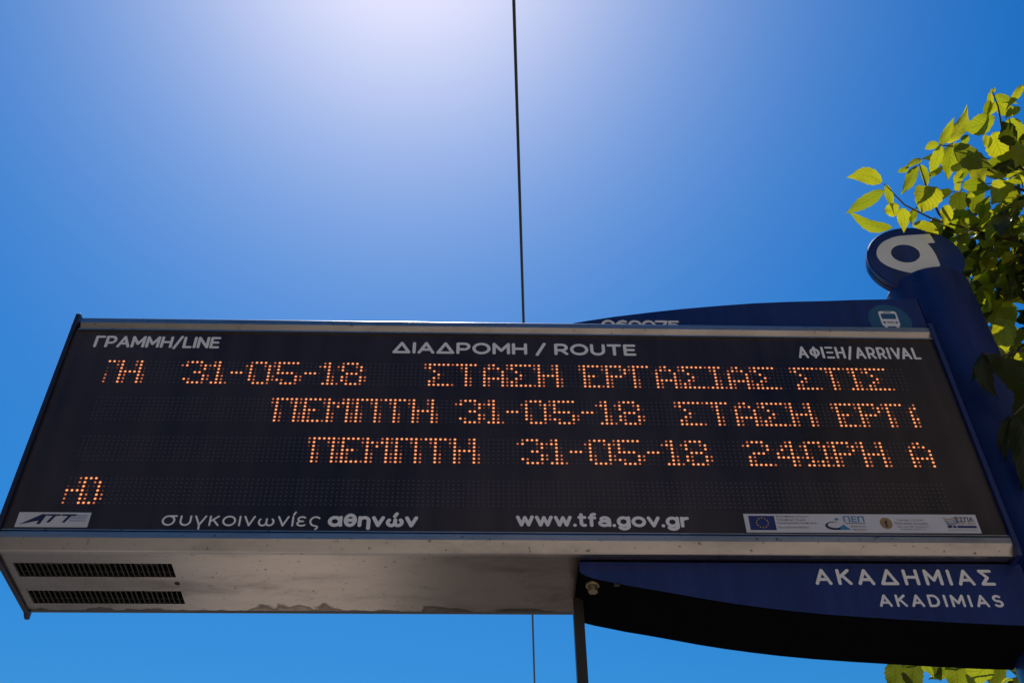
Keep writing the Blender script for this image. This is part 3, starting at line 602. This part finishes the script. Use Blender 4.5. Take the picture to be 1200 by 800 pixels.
pp(rr_(bx-.0140, bx-.0080, 3.0808, 3.0880, .0015), .0260, 0); pp(rr_(bx+.0080, bx+.0140, 3.0808, 3.0880, .0015), .0260, 0)
pp(rr_(bx-.0140, bx+.0140, 3.1060, 3.1205, .0025), .0257, 1); pp(rr_(bx-.0080, bx+.0080, 3.1232, 3.1252, .0008), .0257, 1)
for s in (-1, 1): pp(arc(bx+s*.0115, 3.0965, .0026, .0026, 0, 340, 17), .0257, 1)
for k in range(2): pp(rect(bx-.0065, bx+.0065, 3.0950+.0028*k, 3.0964+.0028*k), .0257, 1)
tb(mb, 'bus_symbol', [M['white'], M['teal']], ub)
for z0, z1 in ((2.4525, 2.559), (3.061, 3.1655)):
    mb = MB(); mb.box((.7957, .0285, z0), (.7985, .12, z1)); tb(mb, 'joint_strip', M['black'])
# slim strut at the free end of the boards
mb = MB(); mb.box((.0985, .096, 0), (.1145, .112, 2.5385)); tb(mb, 'strut', M['post'])
mb = MB(); mb.box((.05, .05, .001), (.165, .16, .012)); tb(mb, 'strut_foot', M['post'])
mb = MB(); mb.box((.1065, D+.0005, 2.600), (.1225, D+.016, 3.0785)); mb.box((.1065, .150, 3.0625), (.1225, D+.0005, 3.0785)); tb(mb, 'rear_strut', M['post'])

# ---------------------------------------------------------------- overhead cable and its poles
mb = MB(); pts = []
for i in range(61):
    y = -16+56*i/60; pts.append((.0215+.0577*y, y, 6.0+.0005*(y-12)**2-.02))
mb.tube(pts, .0072, 8); tag(mb.build('overhead_cable', M['cable']), 'thin black cable running overhead past the display board', 'cable')
for i, (y, txt) in enumerate(((-16, 'grey street pole carrying the near end of the cable'), (40, 'grey street pole carrying the far end of the cable'))):
    x = .0215+.0577*y; zc = 6.0+.0005*(y-12)**2-.02
    po = empty('cable_pole', (x+1.6, y, 0), txt, 'pole', 'poles holding the overhead cable')
    mb = MB(); mb.tube([(0, 0, -.002), (0, 0, 7.2)], [.11, .07], 20); mb.build('mast', M['pole_grey'], po)
    mb = MB(); mb.tube([(0, 0, zc+.16), (-1.62, 0, zc+.16)], .03, 12); mb.build('bracket_arm', M['pole_grey'], po)
    mb = MB(); mb.tube([(-1.6, 0, zc+.16), (-1.6, 0, zc-.01)], [.03, .025], 12); mb.build('insulator', M['case'], po)

# ---------------------------------------------------------------- tree
rng = random.Random(11)
tree = empty('street_tree', (2.05, .85, 0), 'leafy tree with yellow green backlit leaves hanging round the blue pole', 'tree')
TO = Vector((-2.05, -.85, 0))
mb = MB()
mb.tube([(2.05, .85, -.01), (2.04, .86, .15), (2.06, .84, 1.0), (2.03, .82, 1.9), (2.0, .84, 2.55)], [.17, .125, .105, .095, .09], 18)
mb.build('trunk', M['bark'], tree, loc=TO)
def limb(pts, r0, r1):
    mb = MB(); P = [Vector(p) for p in pts]; Q = []
    for i in range(len(P)-1):
        for k in range(4):
            q = P[i].lerp(P[i+1], k/4); Q.append(q+Vector((rng.uniform(-1, 1), rng.uniform(-1, 1), rng.uniform(-1, 1)))*.008)
    Q.append(P[-1]); n = len(Q); mb.tube(Q, [r0+(r1-r0)*i/(n-1) for i in range(n)], 9)
    mb.build('limb', M['bark'], tree, loc=TO)
hub = (2.0, .84, 2.5)
limb([hub, (1.75, .62, 2.95), (1.5, .36, 3.3), (1.235, .19, 3.487)], .06, .008)
limb([hub, (2.0, .75, 3.2), (1.8, .5, 3.7), (1.5, .25, 3.8), (1.222, .071, 3.522)], .065, .008)
limb([hub, (2.3, 1.1, 3.3), (2.45, 1.3, 4.2), (2.4, 1.2, 4.9)], .07, .012)
limb([hub, (2.6, .5, 3.2), (2.9, .1, 3.9), (3.0, -.1, 4.4)], .06, .012)
limb([hub, (2.0, 1.4, 3.1), (2.1, 2.0, 3.7), (2.2, 2.3, 4.3)], .06, .012)
limb([hub, (1.75, .78, 2.75), (1.45, .68, 2.80), (1.134, .591, 2.729)], .04, .007)
limb([(1.75, .62, 2.95), (1.5, .15, 3.05), (1.2, -.08, 3.02), (.951, -.143, 2.923)], .025, .006)
TWIGS = [
 [(0.782, -0.041, 3.439), (0.84, 0.012, 3.438), (0.915, 0.051, 3.438), (1.006, 0.088, 3.456), (1.111, 0.13, 3.473), (1.235, 0.19, 3.487)],
 [(0.862, -0.061, 3.483), (0.886, -0.015, 3.463), (0.926, 0.044, 3.452), (0.958, 0.077, 3.464)],
 [(0.916, -0.075, 3.532), (0.942, -0.079, 3.522), (0.997, -0.043, 3.534), (1.087, 0.015, 3.522), (1.222, 0.071, 3.522)],
 [(1.028, -0.154, 3.618), (1.05, -0.121, 3.611), (1.061, -0.086, 3.583), (1.108, -0.015, 3.559), (1.222, 0.071, 3.522)],
 [(0.995, 0.164, 3.368), (1.043, 0.179, 3.385), (1.131, 0.188, 3.411), (1.252, 0.213, 3.456)],
 [(0.846, -0.022, 2.971), (0.874, -0.027, 2.958), (0.909, -0.048, 2.955), (0.951, -0.143, 2.923)],
 [(0.843, 0.734, 2.779), (0.916, 0.704, 2.775), (1.001, 0.655, 2.745), (1.134, 0.591, 2.729)],
 [(0.85, -0.032, 2.817), (0.879, -0.042, 2.839), (0.92, -0.09, 2.87), (.951, -.143, 2.923)]]
for t in TWIGS:
    n = len(t); tw = MB(); tw.tube(t, [.0011+.0024*i/(n-1) for i in range(n)], 7); tw.build('twig', M['twig'], tree, loc=TO)
mb = MB()
LV, LF, LUV, LT = [], [], [], []
NL = 12
def leaf(base, tip, width, roll=None, tone=None, curl=None, face=None):
    b, t = Vector(base), Vector(tip); ax = t-b; L = ax.length
    if L < 1e-4: return
    ax /= L; up = Vector((0, 0, 1)); s = ax.cross(face or up)
    s = s.normalized() if s.length > .05 else Vector((1, 0, 0))
    s = Matrix.Rotation(roll if roll is not None else rng.uniform(-.9, .9), 3, ax) @ s; nn = s.cross(ax)
    curl = rng.uniform(-.12, .34) if curl is None else curl; fold = rng.uniform(.10, .42); tone = rng.random()**1.4 if tone is None else tone
    k0 = len(LV); sk = rng.uniform(-.12, .12); tw = rng.uniform(-.9, .9); ph = rng.uniform(0, 6.3)
    for i in range(NL+1):
        u = i/NL; w = .5*width*(math.sin(math.pi*min(1, u**.78))**.85 if 0 < u < 1 else 0)
        if u > .72: w *= 1-.45*((u-.72)/.28)
        if 0 < i < NL: w *= 1+(.07 if i % 2 else -.05)
        c = b+ax*(u*L)-nn*(curl*L*u*u*1.2)+s*(sk*L*math.sin(math.pi*u))
        rt = Matrix.Rotation(tw*(u-.4), 3, ax); s_, n_ = rt @ s, rt @ nn
        for j in (-2, -1, 0, 1, 2):
            q = j/2; wav = .09*width*math.sin(u*9+j*1.7+ph)*abs(q)
            LV.append(c+s_*(w*q)+n_*(fold*w*abs(q)+wav)); LUV.append((q, u)); LT.append(tone)
    for i in range(NL):
        for j in range(4): a = k0+i*5+j; LF.append((a, a+1, a+6, a+5))
HERO = [(0.778,-0.044,3.443,0.72,-0.027,3.482,0.036),(0.784,-0.031,3.431,0.705,0.012,3.405,0.028),(0.806,0.031,3.385,0.729,0.043,3.437,0.026),(0.782,-0.046,3.429,0.812,0.012,3.438,0.017),(0.823,0.003,3.426,0.78,0.008,3.401,0.029),(0.835,0.019,3.435,0.843,0.065,3.421,0.029),(0.865,0.025,3.443,0.867,0.051,3.422,0.023),(0.867,-0.077,3.385,0.851,-0.008,3.38,0.058),(0.859,-0.058,3.482,0.838,0.01,3.468,0.025),(0.866,-0.07,3.487,0.849,-0.031,3.507,0.015),(0.85,-0.042,3.501,0.829,-0.026,3.5,0.014),(0.863,-0.06,3.482,0.893,-0.009,3.483,0.017),(0.918,-0.076,3.532,0.899,-0.014,3.497,0.025),(0.916,-0.074,3.531,0.954,-0.09,3.59,0.02),(0.917,-0.072,3.543,0.891,-0.055,3.544,0.018),(0.938,-0.084,3.527,0.954,-0.013,3.508,0.041),(0.941,-0.056,3.572,1.015,-0.052,3.664,0.036),(1.03,-0.122,3.571,0.952,-0.103,3.546,0.044),(0.981,-0.078,3.567,0.989,-0.047,3.568,0.018),(1.026,-0.137,3.609,1.034,-0.088,3.624,0.016),(1.024,-0.152,3.619,1.036,-0.081,3.632,0.014),(1.024,-0.152,3.619,1.035,-0.162,3.619,0.01),(1.042,-0.138,3.627,1.089,-0.115,3.625,0.02),(1.046,-0.13,3.62,1.039,-0.088,3.622,0.02),(1.055,-0.118,3.633,1.104,-0.093,3.629,0.029),(0.922,-0.109,3.487,0.984,-0.106,3.411,0.044),(0.993,-0.059,3.521,1.02,-0.02,3.477,0.044),(1.03,-0.096,3.553,1.077,-0.022,3.542,0.048),(1.015,-0.087,3.555,1.023,-0.063,3.534,0.02),(0.951,-0.035,3.445,1.032,-0.012,3.465,0.029),(0.984,0.016,3.47,1.044,0.003,3.487,0.018),(0.918,-0.008,3.415,0.93,0.042,3.409,0.027),(0.856,0.041,3.407,0.906,0.034,3.387,0.021),(0.883,-0.046,3.461,0.926,-0.041,3.503,0.017),(0.927,-0.054,3.471,0.965,-0.05,3.502,0.017),(0.893,0.043,3.415,0.925,0.073,3.415,0.023),(0.957,0.026,3.45,0.986,0.102,3.442,0.059),(1.06,-0.032,3.49,1.031,-0.004,3.541,0.024),(1.052,-0.048,3.438,1.013,-0.004,3.428,0.047),(1.089,0.002,3.447,1.054,0.029,3.489,0.036),(0.983,0.09,3.439,1.007,0.119,3.43,0.028),(1.042,0.09,3.476,1.04,0.123,3.478,0.024),(1.075,0.084,3.389,1.04,0.117,3.441,0.036),(1.05,0.182,3.466,1.045,0.226,3.46,0.029),(1.071,-0.188,3.59,1.07,-0.131,3.607,0.016),(1.073,-0.15,3.565,1.048,-0.123,3.561,0.02),(1.051,-0.123,3.56,1.093,-0.086,3.537,0.036),(1.046,-0.11,3.487,1.073,-0.076,3.446,0.039),(1.027,0.163,3.351,1.055,0.224,3.351,0.028),(1.082,0.194,3.361,1.057,0.241,3.364,0.037),(1.095,0.139,3.329,1.076,0.183,3.331,0.032),(1.002,0.104,3.195,1.032,0.18,3.178,0.045),(1.045,0.113,3.235,1.01,0.172,3.232,0.042),(1.082,0.17,3.231,1.077,0.213,3.224,0.027),(1.095,0.205,3.266,1.053,0.252,3.279,0.036),(0.849,-0.025,2.972,0.842,0.034,2.947,0.013),(0.849,-0.025,2.972,0.859,0.004,2.887,0.035),(0.855,-0.032,2.961,0.899,0.011,2.917,0.03),(0.862,-0.044,2.937,0.899,-0.007,2.87,0.049),(0.852,-0.033,2.816,0.847,0.032,2.705,0.043),(0.849,-0.023,2.824,0.849,0.044,2.778,0.022),(0.879,-0.071,2.871,0.87,0.012,2.819,0.042),(0.846,0.733,2.777,0.842,0.784,2.73,0.048),(0.881,0.704,2.759,0.882,0.751,2.713,0.044),(0.923,0.735,2.78,0.943,0.748,2.739,0.029),(0.892,0.697,2.763,0.923,0.729,2.745,0.02),(0.942,0.662,2.739,0.949,0.709,2.692,0.048),(0.963,0.727,2.784,0.926,0.762,2.749,0.037),(0.993,0.682,2.748,1.01,0.724,2.723,0.028),(0.995,0.614,2.711,0.959,0.671,2.684,0.051),(1.032,0.651,2.723,1.012,0.684,2.679,0.036),(1.067,0.677,2.757,1.05,0.708,2.715,0.024),(0.906,0.784,2.815,0.892,0.811,2.776,0.021)]
for h in HERO:
    leaf(h[:3], h[3:6], h[6], tone=rng.uniform(.0, .22) if h[2] < 3.05 and h[1] < .1 else rng.uniform(.3, .62) if h[2] < 3.05 else rng.uniform(.45, 1), roll=rng.uniform(-.55, .55), face=Vector((.37, .60, .71)))  # low leaves before the pole get a dark tone in place of shade
def compound(p, d, size, n):
    """a drooping compound leaf: petiole and n leaflets"""
    d = Vector(d).normalized(); s = d.cross(Vector((0, 0, 1))); s = s.normalized() if s.length > .05 else Vector((1, 0, 0))
    e = p+d*size*1.3-Vector((0, 0, size*.35)); mb.tube([p, p.lerp(e, .5)+Vector((0, 0, size*.06)), e], [.0013, .0010, .0008], 5, caps=False)
    leaf(e, e+(d-Vector((0, 0, .45))).normalized()*size, size*rng.uniform(.40, .55))
    for k in range((n-1)//2):
        q = p.lerp(e, .85-.38*k)
        for sg in (-1, 1):
            dd = (s*sg*1.0+d*.45+Vector((rng.uniform(-.3, .3), rng.uniform(-.3, .3), rng.uniform(-.8, .1)))).normalized()
            leaf(q, q+dd*size*rng.uniform(.75, 1.0), size*rng.uniform(.36, .52))
def rdir(drop=.3): 
    return Vector((rng.gauss(0, 1), rng.gauss(0, 1), rng.gauss(0, .6)-drop))
# leafy masses: (centre, radius, number of compound leaves)
PN = Vector((.687, -.2485, -.234))                      # right edge plane of the camera view; crown leaves inside it are skipped
P0 = Vector((.9022, -.3673, 3.2743))
def mass(c, r, n, keep=None):
    for _ in range(n):
        v = Vector((rng.gauss(0, 1), rng.gauss(0, 1), rng.gauss(0, 1))); v = v.normalized()*r*rng.random()**.45
        p = Vector(c)+v
        if keep is not None and PN.dot(p-P0) < keep: continue
        compound(p, (v.normalized()+rdir(.4)*.6), rng.uniform(.065, .095), rng.choice((3, 5, 5)))
for c, r, n in (((1.13, .20, 3.46), .09, 18), ((1.20, .24, 3.39), .13, 36), ((1.15, .06, 3.50), .09, 20), ((1.24, .32, 3.28), .12, 40), ((1.22, .10, 3.62), .10, 20), ((1.28, .22, 3.50), .15, 40)):
    mass(c, r, n)
for c, r, n in (((1.75, .45, 3.75), .42, 120), ((2.1, .9, 4.2), .6, 150), ((2.6, .2, 4.1), .65, 120), ((2.5, 1.3, 4.8), .7, 140), ((2.2, 2.0, 4.0), .6, 110), ((3.1, .0, 4.5), .6, 90), ((2.9, 1.0, 3.8), .6, 90), ((1.7, 1.0, 3.2), .4, 60), ((1.55, .66, 2.85), .22, 26)):
    mass(c, r, int(n*2.2), .26)
mass((1.2, .58, 2.68), .10, 8)
k0 = len(LV); LV += mb.v; LUV += [(0, 0)]*len(mb.v); LT += [.3]*len(mb.v); nl = len(LF); LF += [tuple(i+k0 for i in f) for f in mb.f]
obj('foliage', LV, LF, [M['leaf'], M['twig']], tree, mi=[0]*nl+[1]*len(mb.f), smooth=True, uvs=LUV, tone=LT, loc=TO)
